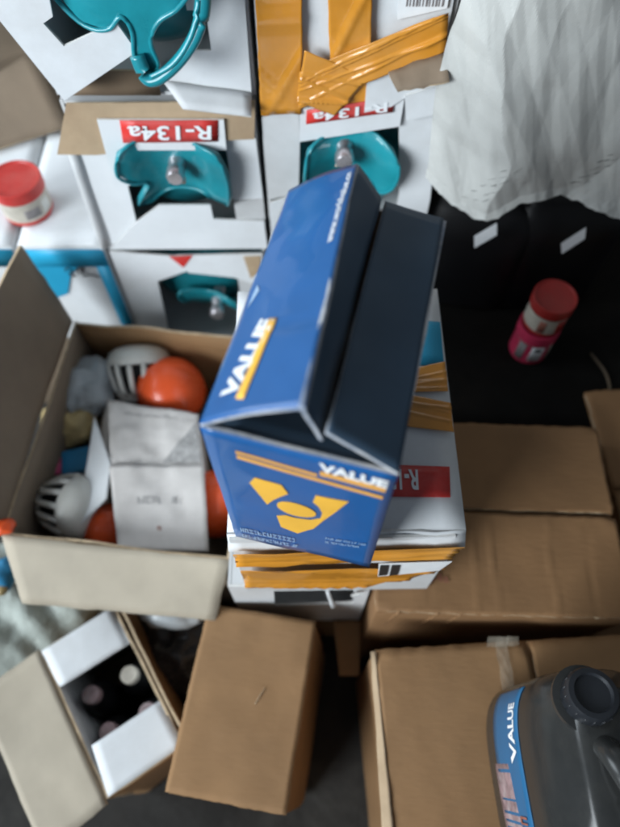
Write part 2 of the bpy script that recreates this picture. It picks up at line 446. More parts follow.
poly('flap', [(-.309, .508), (-.262, .560), (-.216, .597), (-.143, .597), (-.142, .570), (-.110, .568), (-.068, .566), (-.066, .510)], xz(.699, (0, .03), (0, .51)), .003, ['white', 'white_edge'], r, 1)
poly('flap', [(-.110, .708), (-.070, .708), (-.067, .606), (-.109, .603)], xz(.7055), .003, ['white', 'white_edge'], r, 1)
poly('flap', [(-.109, .601), (-.067, .604), (-.066, .512), (-.108, .512)], xz(.7075, (.1, 0), (-.066, 0)), .003, ['white_dull', 'white_edge'], r, 1)
cylinder(-.185, .632, 'teal cylinder handle framed by the middle carton beside the red-lidded tin',
         [(-.233, .722), (-.21, .731), (-.185, .727), (-.175, .714), (-.155, .716), (-.141, .727), (-.112, .722), (-.103, .70), (-.104, .664), (-.110, .632), (-.116, .611), (-.127, .604), (-.136, .612), (-.137, .640), (-.150, .647), (-.186, .646), (-.207, .634), (-.222, .616), (-.234, .609), (-.238, .618), (-.229, .643), (-.213, .668), (-.232, .679), (-.244, .70)],
         (-.172, .690))

# --- top carton of that stack
r = empty('cylinder_carton', (-.185, .88, .765))
tag(r, 'white cylinder carton at top of its stack with L-shaped torn flap hanging open', 'carton', 'white cylinder cartons stacked on their sides')
carton_shell(r, -.307, -.066, .765, 1.012)
Lf = [(-.312, .90), (-.278, .797), (-.181, .858), (-.194, .890), (-.255, .864), (-.267, .889), (-.255, .896), (-.238, .99), (-.31, .99)]
poly('flap', Lf, xz(.657, (0, -.08), (0, .80)), .003, ['white', 'white_edge'], r, 1)
sheet('side_panel', wob(bil([(-.284, .700, .788), (-.279, .660, .796), (-.311, .664, .90), (-.316, .70, .898)]), .001, 20, 1), .002, ['white_dull', 'white_edge'], r, 3, 6)
poly('flap', [(-.128, .985), (-.067, .985), (-.070, .772), (-.110, .772), (-.150, .781), (-.173, .788), (-.168, .806), (-.150, .806), (-.138, .827), (-.111, .826), (-.111, .871), (-.131, .871)], xz(.703), .003, ['white', 'white_edge'], r, 1)
sheet('flap', wob(bil([(-.172, .701, .789), (-.07, .701, .773), (-.07, .675, .762), (-.15, .678, .770)]), .002, 25, 2), .003, ['white_dull', 'white_edge'], r, 8, 3)
sheet('flap', bil([(-.30, .7065, .768), (-.18, .7065, .768), (-.18, .7065, .80), (-.30, .7065, .80)]), .003, ['inside', 'edge'], r, 3, 3)
cy = cylinder(-.185, .888, 'teal cylinder with looped handle poking out of the topmost open carton',
         [(-.262, .925), (-.235, .886), (-.205, .882), (-.188, .895), (-.180, .880), (-.184, .85), (-.174, .834), (-.160, .842), (-.163, .868), (-.150, .89), (-.125, .905), (-.105, .93), (-.12, .97), (-.24, .975)],
         (-.178, .925), hy=.648, depth_fn=lambda a, b: Vector((a, .650 + .35*max(0, abs(a+.172)-.04) + .10*max(0, b-.9), b)))
tube('handle_loop', smoothpts([(-.180, .646, .858), (-.174, .640, .838), (-.163, .638, .837), (-.145, .640, .848), (-.126, .643, .866), (-.112, .648, .886), (-.104, .655, .912), (-.106, .668, .94)]), .0082, 'teal', cy, 12, 0.8)
tube('handle_rim', smoothpts([(-.168, .634, .842), (-.145, .634, .854), (-.128, .637, .870), (-.115, .642, .890), (-.108, .650, .912)]), .0028, 'teal', cy, 8)

# --- lower carton of that stack
r = empty('cylinder_carton', (-.19, .88, .253))
tag(r, 'shaded white cylinder carton low in the stack, behind the open brown carton', 'carton', 'white cylinder cartons stacked on their sides')
carton_shell(r, -.318, -.072, .253, .503)
poly('flap', [(-.316, .496), (-.215, .485), (-.201, .450), (-.255, .424), (-.265, .26), (-.318, .26)], xz(.7055), .003, ['white', 'white_edge'], r, 1)
poly('flap', [(-.213, .492), (-.075, .497), (-.073, .43), (-.085, .418), (-.125, .440), (-.198, .452)], xz(.700), .003, ['white', 'white_edge'], r, 1)
poly('flap', [(-.120, .445), (-.073, .445), (-.073, .26), (-.122, .26)], xz(.7085), .003, ['white_dull', 'white_edge'], r, 1)
poly('red_corner', [(-.222, .492), (-.185, .494), (-.204, .466)], xz(.6985), .001, ['red', 'red'], r)
poly('flap', [(-.105, .492), (-.078, .494), (-.080, .455), (-.098, .440)], xz(.6985), .001, ['card_tan', 'edge'], r)
cylinder(-.19, .38, 'teal cylinder in the dim low carton behind the open brown carton',
         [(-.215, .437), (-.17, .435), (-.12, .43), (-.122, .33), (-.145, .33), (-.155, .38), (-.175, .38), (-.19, .33), (-.215, .33), (-.205, .38)], (-.155, .40))

# --- second column: upside-down red label carton behind the blue box
r = empty('cylinder_carton', (.055, .88, .500))
tag(r, 'white cylinder carton with dark teal window just behind the blue box', 'carton', 'white cylinder cartons stacked on their sides')
carton_shell(r, -.061, .168, .500, .735)
poly('flap', [(-.060, .738), (-.014, .752), (-.013, .706), (-.016, .616), (-.060, .603)], xz(.7055), .003, ['white_dull', 'white_edge'], r, 1)
poly('flap', [(-.058, .600), (-.016, .613), (.01, .60), (.01, .505), (-.059, .505)], xz(.702, (.12, 0), (-.06, 0)), .003, ['white', 'white_edge'], r, 1)
poly('flap', [(-.013, .756), (.113, .777), (.112, .732), (-.013, .709)], xz(.697), .003, ['white', 'white_edge'], r, 1)
red_label(r, [(-.005, .6945, .737), (.101, .6945, .754), (.100, .6945, .774), (-.004, .6945, .757)], 'R-134a')
poly('flap', [(.113, .778), (.150, .790), (.160, .74), (.171, .606), (.171, .505), (.121, .505), (.126, .614), (.112, .728)], xz(.7035), .003, ['white', 'white_edge'], r, 1)
poly('flap', [(.112, .778), (.154, .792), (.158, .762), (.150, .752), (.118, .744)], xz(.692), .003, ['white', 'white_edge'], r, 1)
cylinder(.055, .617, 'dark teal cylinder with bright handle end behind the blue box',
         [(-.002, .725), (.03, .735), (.075, .735), (.10, .722), (.112, .70), (.111, .678), (.100, .660), (.088, .655), (.080, .668), (.075, .65), (.06, .63), (.0, .63), (-.008, .68)], (.043, .716))

# --- second column: top carton wrapped in orange tape
r = empty('cylinder_carton', (.045, .88, .765))
tag(r, 'white cylinder carton crossed by wide orange tape, with barcode label', 'carton', 'white cylinder cartons stacked on their sides')
carton_shell(r, -.060, .158, .767, 1.012)
poly('flap', [(-.060, 1.005), (.150, 1.005), (.152, .812), (.118, .79), (.091, .772), (.07, .766), (-.058, .749)], xz(.7055), .003, ['white', 'white_edge'], r, 1)
poly('flap', [(.066, .796), (.152, .828), (.156, .79), (.118, .778), (.098, .762), (.066, .754)], xz(.694), .003, ['white', 'white_edge'], r, 1)
sheet('torn_flap', wob(bil([(.088, .688, .812), (.152, .688, .835), (.153, .66, .818), (.10, .668, .80)]), .004, 40, 5), .002, ['card_dull', 'edge'], r, 8, 4, ripple=.003)
def tri(x):
    x = x - math.floor(x); return abs(2*x-1)
_dirs = {}
def crumple(p, seed, f, n=7):
    """flat facets that meet in sharp creases"""
    if (seed, f, n) not in _dirs:
        rn = random.Random(seed)
        _dirs[(seed, f, n)] = [(Vector((rn.gauss(0, 1), rn.gauss(0, 1), rn.gauss(0, 1))).normalized(), f*rn.uniform(.5, 1.7), rn.random()) for _ in range(n)]
    h = 0; w = 0
    q = p + noise.noise_vector(p*f*.7 + Vector((seed, 0, seed)))*(.22/f)
    for d, fk, ph in _dirs[(seed, f, n)]:
        h += tri(q.dot(d)*fk + ph)/fk; w += 1/fk
    return h/w - .5
def tape(name, q, root, amp=.003, fr=(9, 60), seed=0, nx=22, ny=30, m='tape'):
    f0 = bil(q); rn = random.Random(seed)
    folds = [(rn.uniform(-1.2, 1.2), rn.uniform(.1, .9), rn.uniform(.015, .03), rn.uniform(.5, 1.3)) for _ in range(4)]
    def g(s, t):
        p = f0(s, t); n = normal_at(f0, s, t)
        h = .9 + .9*crumple(p, seed, 16)
        for sl, c, wd, hh in folds: h += hh*max(0, 1-abs((t-c) + sl*(s-.5)*.35)/(wd*2))
        e = .0012*noise.noise(p*70)                                   # ragged cut edge
        return p + n*(amp*h) + Vector((e, 0, e))*(1 if (s < .01 or s > .99 or t < .01 or t > .99) else 0)
    return sheet(name, g, .0006, m, root, max(nx, 22), max(ny, 26))
tape('tape_strip', [(-.060, .6995, .748), (-.010, .6995, .752), (-.006, .6995, 1.0), (-.054, .6995, 1.0)], r, seed=1)
tape('tape_strip', [(.026, .6985, .755), (.070, .6985, .762), (.060, .6985, 1.0), (.013, .6985, 1.0)], r, seed=4)
tape('tape_strip', [(-.014, .6955, .760), (.150, .6900, .836), (.144, .6900, .880), (-.012, .6955, .808)], r, amp=.0045, seed=8, nx=22, ny=14)
tape('tape_strip', [(-.016, .6945, .772), (.030, .6945, .752), (.066, .6930, .802), (-.006, .6935, .836)], r, amp=.004, seed=31)
bl = poly('barcode_label', [(.094, .862), (.145, .874), (.145, .93), (.088, .93)], xz(.7015), .0008, ['white_print', 'white_print'], r)
for i in range(12):
    x = .101 + i*.0034; w = random.choice([.0008, .0013, .0019])
    poly('barcode_line', [(x, .876), (x+w, .8765), (x+w, .93), (x, .93)], xz(.7005), .0003, ['grey_ink', 'grey_ink'], bl)
# --- plain cartons carrying the stacks
for (x0, x1, z0, z1, lab) in ((-.320, -.074, .002, .251, 'plain white cylinder carton on the floor under the dim low carton'),
                              (-.066, .165, .252, .498, 'plain white cylinder carton hidden behind the tape-wrapped one'),
                              (-.064, .165, .002, .250, 'plain white cylinder carton on the floor, lowest behind the tape-wrapped one')):
    r = empty('cylinder_carton', ((x0+x1)/2, .88, z0)); tag(r, lab, 'carton', 'white cylinder cartons stacked on their sides')
    box('body', ((x0+x1)/2, .881, (z0+z1)/2), (x1-x0, .338, z1-z0), 'white_dull', r)

# ------------------------------------------------------------------ white cartons with a blue border, by the window side
def bordered(x0, x1, label, scribble):
    z0, z1, y0, y1 = .253, .505, .705, .985
    r = empty('bordered_carton', ((x0+x1)/2, .84, z0)); tag(r, label, 'carton', 'white cartons with blue borders')
    box('body', ((x0+x1)/2, (y0+y1)/2, (z0+z1)/2), (x1-x0, y1-y0, z1-z0), 'white', r, 0, .003)
    xm = (x0+x1)/2
    sheet('flap', wob(bil([(x0+.002, y0+.002, z1+.003), (x1-.002, y0+.002, z1+.003), (x1-.002, y1, z1+.003), (x0+.002, y1, z1+.003)]), .001, 14, x0), .002, ['white', 'white_edge'], r)
    f = y0-.0022
    sheet('blue_band', bil([(x0+.001, f, z1-.042), (x1-.001, f, z1-.042), (x1-.001, f, z1-.002), (x0+.001, f, z1-.002)]), .0006, 'skyblue', r, 2, 2)
    sheet('blue_band', bil([(x1-.022, f-.0006, z0+.01), (x1-.001, f-.0006, z0+.01), (x1-.001, f-.0006, z1-.04), (x1-.022, f-.0006, z1-.04)]), .0006, 'skyblue', r, 2, 2)
    poly('blue_wedge', [(x0+.001, z1-.041), (x0+.085, z1-.041), (x0+.066, z1-.060), (x0+.045, z1-.11), (x0+.001, z1-.13)], xz(f-.001), .0006, ['skyblue', 'skyblue'], r)
    if scribble:
        for st in ([(.060, -.050), (.066, -.043), (.072, -.050), (.064, -.058), (.074, -.064)], [(.080, -.044), (.090, -.048), (.082, -.056), (.080, -.048), (.092, -.044), (.086, -.062), (.100, -.060), (.112, -.066)]):
            tube('scribble', smoothpts([(x0+a, f-.0014, z1+b) for a, b in st]), .0011, 'ink', r, 6)
    return r
bordered(-.459, -.323, 'white carton with blue band and black scribble, under the red-lidded tin', True)
bordered(-.62, -.466, 'white carton with blue band cut off at the picture edge', False)
r = box('brown_support_carton', (-.472, .845, .126), (.30, .28, .25), 'card_dull'); tag(r, 'brown carton on the floor carrying the blue-banded white cartons', 'carton')

# tin standing on them
def tin(name, c, rad, h, label, lid_m, label_m, rot=None, group=None):
    r = empty(name, c); tag(r, label, 'tin', group)
    ax = Matrix.Translation(c) @ (rot or Matrix.Identity(4))
    lathe('body', [(0, .0005), (rad*.97, .0005), (rad, .003), (rad, h*.14), (rad, h*.66), (rad, h*.68)], [label_m, lid_m], r, ax, 44, midx=[1, 1, 1, 0, 0])
    lathe('rim', [(rad*1.0, h*.66), (rad*1.03, h*.67), (rad*1.035, h*.69), (rad*1.0, h*.70)], 'tin', r, ax, 44)
    lathe('lid', [(rad*1.0, h*.69), (rad*1.045, h*.70), (rad*1.05, h*.97), (rad*1.03, h), (rad*.96, h*1.0), (rad*.93, h*.97), (rad*.90, h*.965), (0, h*.965)], lid_m, r, ax, 44)
    return r
t = tin('paint_tin', (-.452, .782, .5095), .0385, .064, 'red-lidded tin standing on the blue-banded white carton', 'redlid', 'tin_label')
def band_patch(root, c, rad, a0, a1, z0, z1, m, name='label_patch'):
    sheet(name, lambda s, t: Vector((c[0]+math.cos(a0+(a1-a0)*s)*rad, c[1]+math.sin(a0+(a1-a0)*s)*rad, z0+(z1-z0)*t)), .0004, m, root, 10, 2)
c = (-.452, .782)
band_patch(t, c, .0390, R(-75), R(-38), .524, .541, 'grey_ink')
band_patch(t, c, .0390, R(-30), R(-5), .522, .545, 'plastic')

# clutter behind, at the picture corner
r = empty('leaning_brown_carton', (-.56, 1.16, .0)); tag(r, 'dusty brown carton leaning behind the white cartons', 'carton')
box('body', (-.53, 1.16, .30), (.30, .20, .58), 'card_dull', r, R(28), .006, 5, .004)
sheet('flap', wob(bil([(-.60, .98, .56), (-.47, 1.05, .60), (-.42, .97, .515), (-.56, .90, .515)]), .006, 12, 4), .004, ['card_dull', 'edge'], r)
r = lump('polythene_bundle', (-.60, 1.09, .74), (.10, .09, .10), 'sack_green', None, .3, 10, 3, 4, .3); tag(r, 'grey polythene bundle on the dusty brown carton', 'bag')

# ------------------------------------------------------------------ carton under the blue box
rt = empty('taped_carton', (.033, .337, .424))
tag(rt, 'white carton with orange tape and red label, directly beneath the blue box', 'carton')
A = R(.95); Rz = Matrix.Rotation(A, 3, 'Z')
TC = Vector((.0333, .3377, .424)); TW, TL, TH = .2329, .2843, .243
def tl(a, b, c): return TC + Rz @ Vector((a, b, c))
hw, hl = TW/2, TL/2
sheet('top_panel', wob(bil([tl(-hw, -hl, TH), tl(hw, -hl, TH), tl(hw+.004, hl+.012, TH), tl(-hw, hl+.012, TH)]), .0008, 9, 2), .004, ['white', 'white_edge', 'inside'], rt, 10, 10)
sheet('wall', wob(bil([tl(hw, -hl, 0), tl(hw, hl, 0), tl(hw, hl, TH-.005), tl(hw, -hl, TH-.005)]), .0015, 9, 3), .004, ['white_dull', 'white_edge', 'inside'], rt)
sheet('wall', wob(bil([tl(-hw, hl, 0), tl(-hw, -hl, 0), tl(-hw, -hl, TH-.005), tl(-hw, hl, TH-.005)]), .0015, 9, 3), .004, ['white_dull', 'white_edge', 'inside'], rt)
sheet('wall', bil([tl(hw-.004, hl, 0), tl(-hw+.004, hl, 0), tl(-hw+.004, hl, TH-.005), tl(hw-.004, hl, TH-.005)]), .004, ['white_dull', 'white_edge', 'inside'], rt)
sheet('bottom_panel', bil([tl(-hw+.005, -hl, .004), tl(hw-.005, -hl, .004), tl(hw-.005, hl-.005, .004), tl(-hw+.005, hl-.005, .004)]), .003, ['inside', 'edge'], rt)
ff = lambda off: (lambda a, b: tl(a, -hl-off, b))
poly('flap', [(-hw, .0), (hw, .0), (hw, TH-.006), (-hw, TH-.006)], ff(.001), .003, ['white_dull', 'white_edge'], rt, 1)
poly('flap', [(-hw+.004, .15), (hw-.002, .15), (hw-.01, TH-.002), (-hw+.002, TH-.002)], ff(.006), .003, ['white', 'white_edge'], rt, 1)
sheet('crushed_edge', wob(bil([tl(-hw, -hl-.012, TH-.022), tl(hw+.002, -hl-.012, TH-.022), tl(hw, -hl-.001, TH+.001), tl(-hw, -hl-.001, TH+.001)]), .003, 30, 5), .003, ['white', 'white_edge'], rt, 16, 4)
zt = TH+.0012
def top(q, nm, m, amp=.0006, n=4, lift=0): return sheet(nm, wob(bil([tl(x, y, zt+lift) for x, y in q]), amp, 25, 3), .0008, m, rt, n, n)
top([(.03, .052), (.1165, .045), (.1185, .105), (.03, .118)], 'blue_patch', 'skyblue')
tape('tape_strip', [tl(.02, .012, zt+.001), tl(.1165, .012, zt+.001), tl(.1175, .050, zt+.001), tl(.02, .028, zt+.001)], rt, .0012, seed=3, nx=10, ny=6)
tape('tape_strip', [tl(.02, -.022, zt+.002), tl(.1165, -.038, zt+.002), tl(.1170, -.003, zt+.002), tl(.02, .022, zt+.002)], rt, .0015, seed=6, nx=10, ny=6)
rl = [tl(.035, -.107, zt+.0008), tl(.105, -.109, zt+.0008), tl(.108, -.076, zt+.0008), tl(.035, -.072, zt+.0008)]
fl = bil(rl); s_ = sheet('red_label', wob(fl, .0003, 20, 2), .0008, 'red', rt, 4, 4)
lettering('lettering', 'R-134a', lambda a, b: fl(.55-.62*a, .86-.66*b), 'white_print', s_, .001, .03)
tape('tape_strip', [tl(-.112, -hl-.010, .170), tl(.104, -hl-.010, .186), tl(.115, -hl-.012, .234), tl(-.112, -hl-.013, .226)], rt, .004, seed=9, nx=20, ny=8)
tape('tape_strip', [tl(-.112, -hl-.009, .070), tl(.070, -hl-.009, .088), tl(.112, -hl-.009, .146), tl(-.112, -hl-.009, .150)], rt, .004, seed=15, nx=20, ny=8)
lb0 = poly('label', [(.040, .128), (.105, .150), (.112, .186), (.036, .182)], ff(.016), .0006, ['white_print', 'white_print'], rt)
for x0 in (.040, .052):
    poly('label_mark', [(x0, .136), (x0+.009, .139), (x0+.007, .178), (x0-.002, .178)], ff(.0172), .0006, ['ink', 'ink'], lb0)

r = empty('cylinder_carton', (-.012, .32, .182)); tag(r, 'white carton end with dark cut-out opening, right below the taped white carton', 'carton', 'white cylinder cartons stacked on their sides')
carton_shell(r, -.108, .080, .182, .421, .203, .46, 'white_dull')
poly('flap', [(-.108, .183), (.080, .183), (.080, .420), (.058, .420), (.062, .318), (-.052, .300), (-.048, .420), (-.108, .420)], xz(.200), .003, ['white', 'white_edge'], r, 1)
sheet('flap', bil([(.020, .1955, .425), (.025, .1955, .425), (.036, .190, .345), (.030, .190, .345)]), .003, ['white', 'white_edge'], r, 2, 4)
sheet('flap', bil([(.056, .1955, .38), (.061, .1955, .38), (.070, .188, .425), (.063, .188, .425)]), .003, ['white', 'white_edge'], r, 2, 4)
sheet('flap', wob(bil([(.046, .115, .188), (.077, .115, .188), (.083, .197, .200), (.038, .197, .200)]), .003, 20, 2), .004, ['card', 'edge'], r)
r = box('support_carton', (-.012, .335, .0905), (.180, .26, .179), 'card'); tag(r, 'brown carton in the dark gap below the white carton end', 'carton')

# ------------------------------------------------------------------ blue pump carton
rb = empty('pump_carton', (.0186, .2838, .670))
tag(rb, 'worn glossy blue pump carton with gaping top flaps, standing highest', 'carton')
Bz = Matrix.Rotation(R(-13.54), 3, 'Z'); BC = Vector((.0186, .2838, .6715))
def b(p): return BC + Bz @ Vector(p)
W2, L2 = .0655, .1125
zfl, zfr, zbl, zbr = .234, .226, .227, .224
fq = [b((-W2, -L2, -.0)), b((W2, -L2, .0)), b((W2, -L2, zfr)), b((-W2, -L2, zfl))]
front = wob(bil(fq), .0012, 14, 1)
sheet('wall', front, .003, ['blue', 'blue_edge', 'inside'], rb, 14, 18)
sheet('wall', wob(bil([b((W2, -L2+.003, 0)), b((W2, L2, 0)), b((W2, L2, zbr)), b((W2, -L2+.003, zfr))]), .0015, 14, 2), .003, ['blue', 'blue_edge', 'inside'], rb, 10, 10)
sheet('wall', wob(bil([b((-W2, L2, 0)), b((-W2, -L2+.003, 0)), b((-W2, -L2+.003, zfl)), b((-W2, L2, zbl))]), .0015, 14, 3), .003, ['blue', 'blue_edge', 'inside'], rb, 10, 10)
sheet('wall', bil([b((W2-.003, L2, 0)), b((-W2+.003, L2, 0)), b((-W2+.003, L2, zbl)), b((W2-.003, L2, zbr))]), .003, ['blue', 'blue_edge', 'inside'], rb)
sheet('bottom_panel', bil([b((-W2+.003, -L2+.003, .003)), b((W2-.003, -L2+.003, .003)), b((W2-.003, L2-.003, .003)), b((-W2+.003, L2-.003, .003))]), .002, ['inside', 'edge'], rb, 2, 2)
# wide flap with the name, bent so that it rises to a ridge
fq = bil([b((-.0655, -.1125, .237)), b((.004, -.1125, .291)), b((-.0095, .1125, .265)), b((-.0640, .1125, .2285))])
def flapf(s, t):
    p = fq(s, t); n = normal_at(fq, s, t)
    crease = -.0016*math.exp(-((t - (.30 + .03*(s-.6)))/.012)**2)*max(0, min(1, (s-.45)*5))
    return p + n*(.0016*noise.fractal(p*13, 1, 2, 3) + crease + .0025*math.sin(math.pi*s))
fl_ = sheet('flap', flapf, .0025, ['blue', 'blue_edge', 'inside'], rb, 20, 40)
fl_['label'] = 'pale blue name flap'
def onflap(s0, t0, ds, dt): return lambda a, bb: flapf(s0 + ds[0]*a + ds[1]*bb, t0 + dt[0]*a + dt[1]*bb)
lettering('lettering', 'VALUE', onflap(.335, .070, (.18, -.19), (.27, .012)), 'white_print', fl_, .0008, .05, .15)
sheet('stripe', lambda s, t: flapf(.355+.09*s+.085*t, .058-.008*s+.285*t) + normal_at(flapf, .4, .2)*.0008, .0004, 'yellow', fl_, 3, 14)
lettering('lettering', 'www.worldvalue.cn', onflap(.915, .615, (.05, -.075), (.335, .0)), 'white_print', fl_, .0008, .02)
poly('scuff', [(.06, .43), (.16, .49), (.10, .52), (.13, .47)], lambda a, bb: flapf(a, bb) + normal_at(flapf, .1, .47)*.0006, .0003, ['pale_print', 'pale_print'], fl_, 2)
# torn lip of that flap, folded down into the gap
lp = bil([b((.0045, -.1120, .290)), b((.0155, -.1100, .247)), b((.0120, .1120, .236)), b((-.0090, .1122, .264))])
sheet('flap_lip', wob(lp, .0018, 20, 4), .0025, ['blue_in', 'blue_edge', 'inside'], rb, 6, 24)
# narrower flap, shaded
rf = bil([b((.0185, -.1105, .262)), b((.0655, -.1130, .229)), b((.0630, .1125, .2275)), b((.0150, .1125, .2345))])
sheet('flap', wob(rf, .0022, 11, 6), .0025, ['blue_in', 'blue_edge', 'inside'], rb, 14, 24)
# minor flaps seen in the slit
sheet('minor_flap', bil([b((-.060, -.109, .232)), b((.060, -.109, .224)), b((.055, -.050, .205)), b((-.055, -.050, .208))]), .0025, ['blue_in', 'blue_edge', 'inside'], rb, 6, 4)
# printing on the end
def onfront(u, z):
    s = (u + W2)/(2*W2); t = z/.230
    return front(s, t)
def fpoly(name, pts, m, parent, lift=.0008):
    pts = [p for p in pts]
    return poly(name, pts, lambda u, z: onfront(u, z) + Bz @ Vector((0, -lift, 0)), .0004, [m, m], parent, 2)
fpoly('emblem', [(-.0385, .1520), (-.0335, .1655), (-.0133, .1640), (-.0085, .1500), (-.0150, .1395), (-.0215, .1270), (-.0275, .1120)], 'yellow', rb)
fpoly('emblem', [(-.0030+.0160*math.cos(a*math.pi/12), .1175+.0150*math.sin(a*math.pi/12)) for a in range(24)], 'yellow', rb)
fpoly('emblem', [(.0125, .1610), (.0370, .1640), (.0110, .0790), (-.0029, .0580), (-.0175, .0660), (-.0205, .0900), (-.0120, .0975), (-.0030, .0965), (.0085, .0990), (.0165, .1090), (.0180, .1250), (.0150, .1390), (.0105, .1460)], 'yellow', rb)
lettering('lettering', 'VALUE', lambda a, bb: onfront(.0140+.0470*a, .2075+.0145*bb-.003*a) + Bz @ Vector((0, -.0004, 0)), 'white_print', rb, .0006, .05)
fpoly('stripe', [(.0150, .1995), (.0605, .1965), (.0605, .2045), (.0150, .2070)], 'orange_print', rb)
fpoly('stripe', [(-.0440, .1935), (.0600, .1835), (.0600, .1885), (-.0440, .1985)], 'orange_print', rb)
fpoly('stripe', [(-.0440, .2015), (.0130, .1965), (.0130, .2005), (-.0440, .2055)], 'orange_print', rb)
print_row(lambda a, bb: onfront(-.0575+.055*a, .024+.011*bb+.008*a) + Bz @ Vector((0, -.0004, 0)), 12, 'pale_print', rb, 3)
print_row(lambda a, bb: onfront(-.0575+.055*a, .008+.009*bb+.008*a) + Bz @ Vector((0, -.0004, 0)), 16, 'pale_print', rb, 4)
print_row(lambda a, bb: onfront(.022+.035*a, .060+.005*bb+.01*a) + Bz @ Vector((0, -.0004, 0)), 16, 'pale_print', rb, 5)
print_row(lambda a, bb: onfront(.022+.030*a, .050+.005*bb+.01*a) + Bz @ Vector((0, -.0004, 0)), 14, 'pale_print', rb, 6)

# ------------------------------------------------------------------ closed brown cartons
def closed(name, label, c, d, rz, m, seam='x', gap=.003, seed=0, ridges=()):
    """c = centre of the base, d = (w, l, h); two long flaps meeting in a seam on top"""
    r = empty(name, c); tag(r, label, 'carton')
    m3 = Matrix.Rotation(rz, 3, 'Z'); o = Vector(c)
    w, l, h = d
    L = lambda a, bb, z: o + m3 @ Vector((a, bb, z))
    box('body', L(0, 0, (h-.005)/2), (w, l, h-.005), m, r, rz, .005, 8, .003, seed=seed)
    if seam == 'x':
        qs = [[(-w/2, -l/2), (w/2, -l/2), (w/2, -gap), (-w/2, -gap)], [(-w/2, gap), (w/2, gap), (w/2, l/2), (-w/2, l/2)]]
    else:
        qs = [[(-w/2, -l/2), (-gap, -l/2), (-gap, l/2), (-w/2, l/2)], [(gap, -l/2), (w/2, -l/2), (w/2, l/2), (gap, l/2)]]
    for i, q in enumerate(qs):
        lift = [0, 0, .006, .004] if (seam == 'x' and i == 0) else ([.002, .004, 0, 0] if seam == 'x' else [0, .003, .003, 0])
        f0 = bil([L(x, y, h-.0005+lift[k]) for k, (x, y) in enumerate(q)])
        f1 = wob(f0, .0022, 7, seed+i*3.1)
        def f2(s, t, f1=f1, i=i):
            p = f1(s, t)
            if i == 0:
                for k, (rs, rh) in enumerate(ridges):
                    p.z += rh*math.exp(-((s-rs-.006*math.sin(5*t+k))/.006)**2)*max(0, math.sin(math.pi*min(1, max(0, t*1.05))))**.4
            # crushed outer corners
            p.z += .0028*crumple(p*1.0 + Vector((seed, 0, 0)), 3+i, 6, 6) + .0012*crumple(p, 9+i, 18, 6)
            e = max(0, abs(s-.5)*2-.9)*10*max(0, abs(t-.5)*2-.86)*7
            p.z -= .006*e
            return p
        sheet('flap', f2, .004, [m, 'edge'], r, 70 if ridges else 36, 28, ripple=.0016)
    return r, L

r, Lm = closed('brown_carton', 'brown carton with creased flaps, partly under the taped white carton', (.2547, .3018, .0), (.3317, .2763, .4205), R(-1.73), 'card_red', 'x', seed=1, ridges=((.40, .0020), (.475, .0024), (.71, .0022), (.22, -.0012), (.86, -.0015)))
# creased front edge: the small upright folds
for x in (-.135, -.085, -.055):
    tube('crease', [Lm(x, -.1370, .4185), Lm(x-.004, -.1385, .40), Lm(x-.012, -.1385, .33)], [.0030, .0026, .0010], 'card_red', r, 8)
lettering('lettering', 'R-134a', lambda a, bb: Lm(-.12+.05*a, -.100+.012*bb, .4235), 'brown_ink', r, .001, .0)

r, Lb = closed('brown_carton', 'brown carton carrying the dark oil jug, its edge strip lifted', (.2900, -.020, .0), (.395, .312, .400), R(3.38), 'card', 'y', seed=5)
sheet('side_flap', wob(bil([Lb(-.214, -.155, .392), Lb(-.1985, -.155, .402), Lb(-.1985, .154, .402), Lb(-.203, .154, .396)]), .0015, 25, 2), .003, ['card_tan', 'edge'], r, 4, 20, ripple=.001)
tape('clear_tape', [Lb(-.045, .02, .4035), Lb(-.030, .02, .4035), Lb(-.028, .156, .4045), Lb(-.044, .156, .4045)], r, .0012, seed=2, nx=6, ny=14, m='clear_tape')
for k in range(3):
    sheet('tape_curl', wob(bil([Lb(-.055+k*.012, .150, .405), Lb(-.038+k*.012, .150, .405), Lb(-.040+k*.013, .160, .412), Lb(-.052+k*.012, .162, .410)]), .004, 60, k), .0006, 'clear_tape', r, 6, 4)

r = empty('brown_carton', (-.0875, .0668, .0)); tag(r, 'plain brown carton standing tall in front, between open cartons', 'carton')
Cz = Matrix.Rotation(R(-9.4), 3, 'Z') @ Matrix.Rotation(R(-3.6), 3, 'Y')
def Lc(a, bb, z): return Vector((-.0875, .0668, .336)) + Cz @ Vector((a, bb, z-.330))
box('body', Lc(0, 0, .1625), (.156, .2352, .325), 'card', r, 0, .004, 8, .003, rot=Cz.to_euler(), seed=9)
sheet('top_panel', wob(bil([Lc(-.078, -.1176, .3295), Lc(.078, -.1176, .3295), Lc(.078, .1176, .3295), Lc(-.078, .1176, .3295)]), .0035, 9, 9), .004, ['card', 'edge'], r, 24, 30, ripple=.0014)
sheet('scratch', wob(bil([Lc(.014, .000, .3305), Lc(.0152, .000, .3305), Lc(.024, .022, .3305), Lc(.0232, .022, .3305)]), .0006, 60, 9), .0006, 'card_tan', r, 2, 6)
r, Ls = closed('brown_carton', 'shaded brown carton at the picture edge beside the creased one', (.600, .36, .0), (.30, .34, .372), R(2), 'card_red', 'x', seed=12)

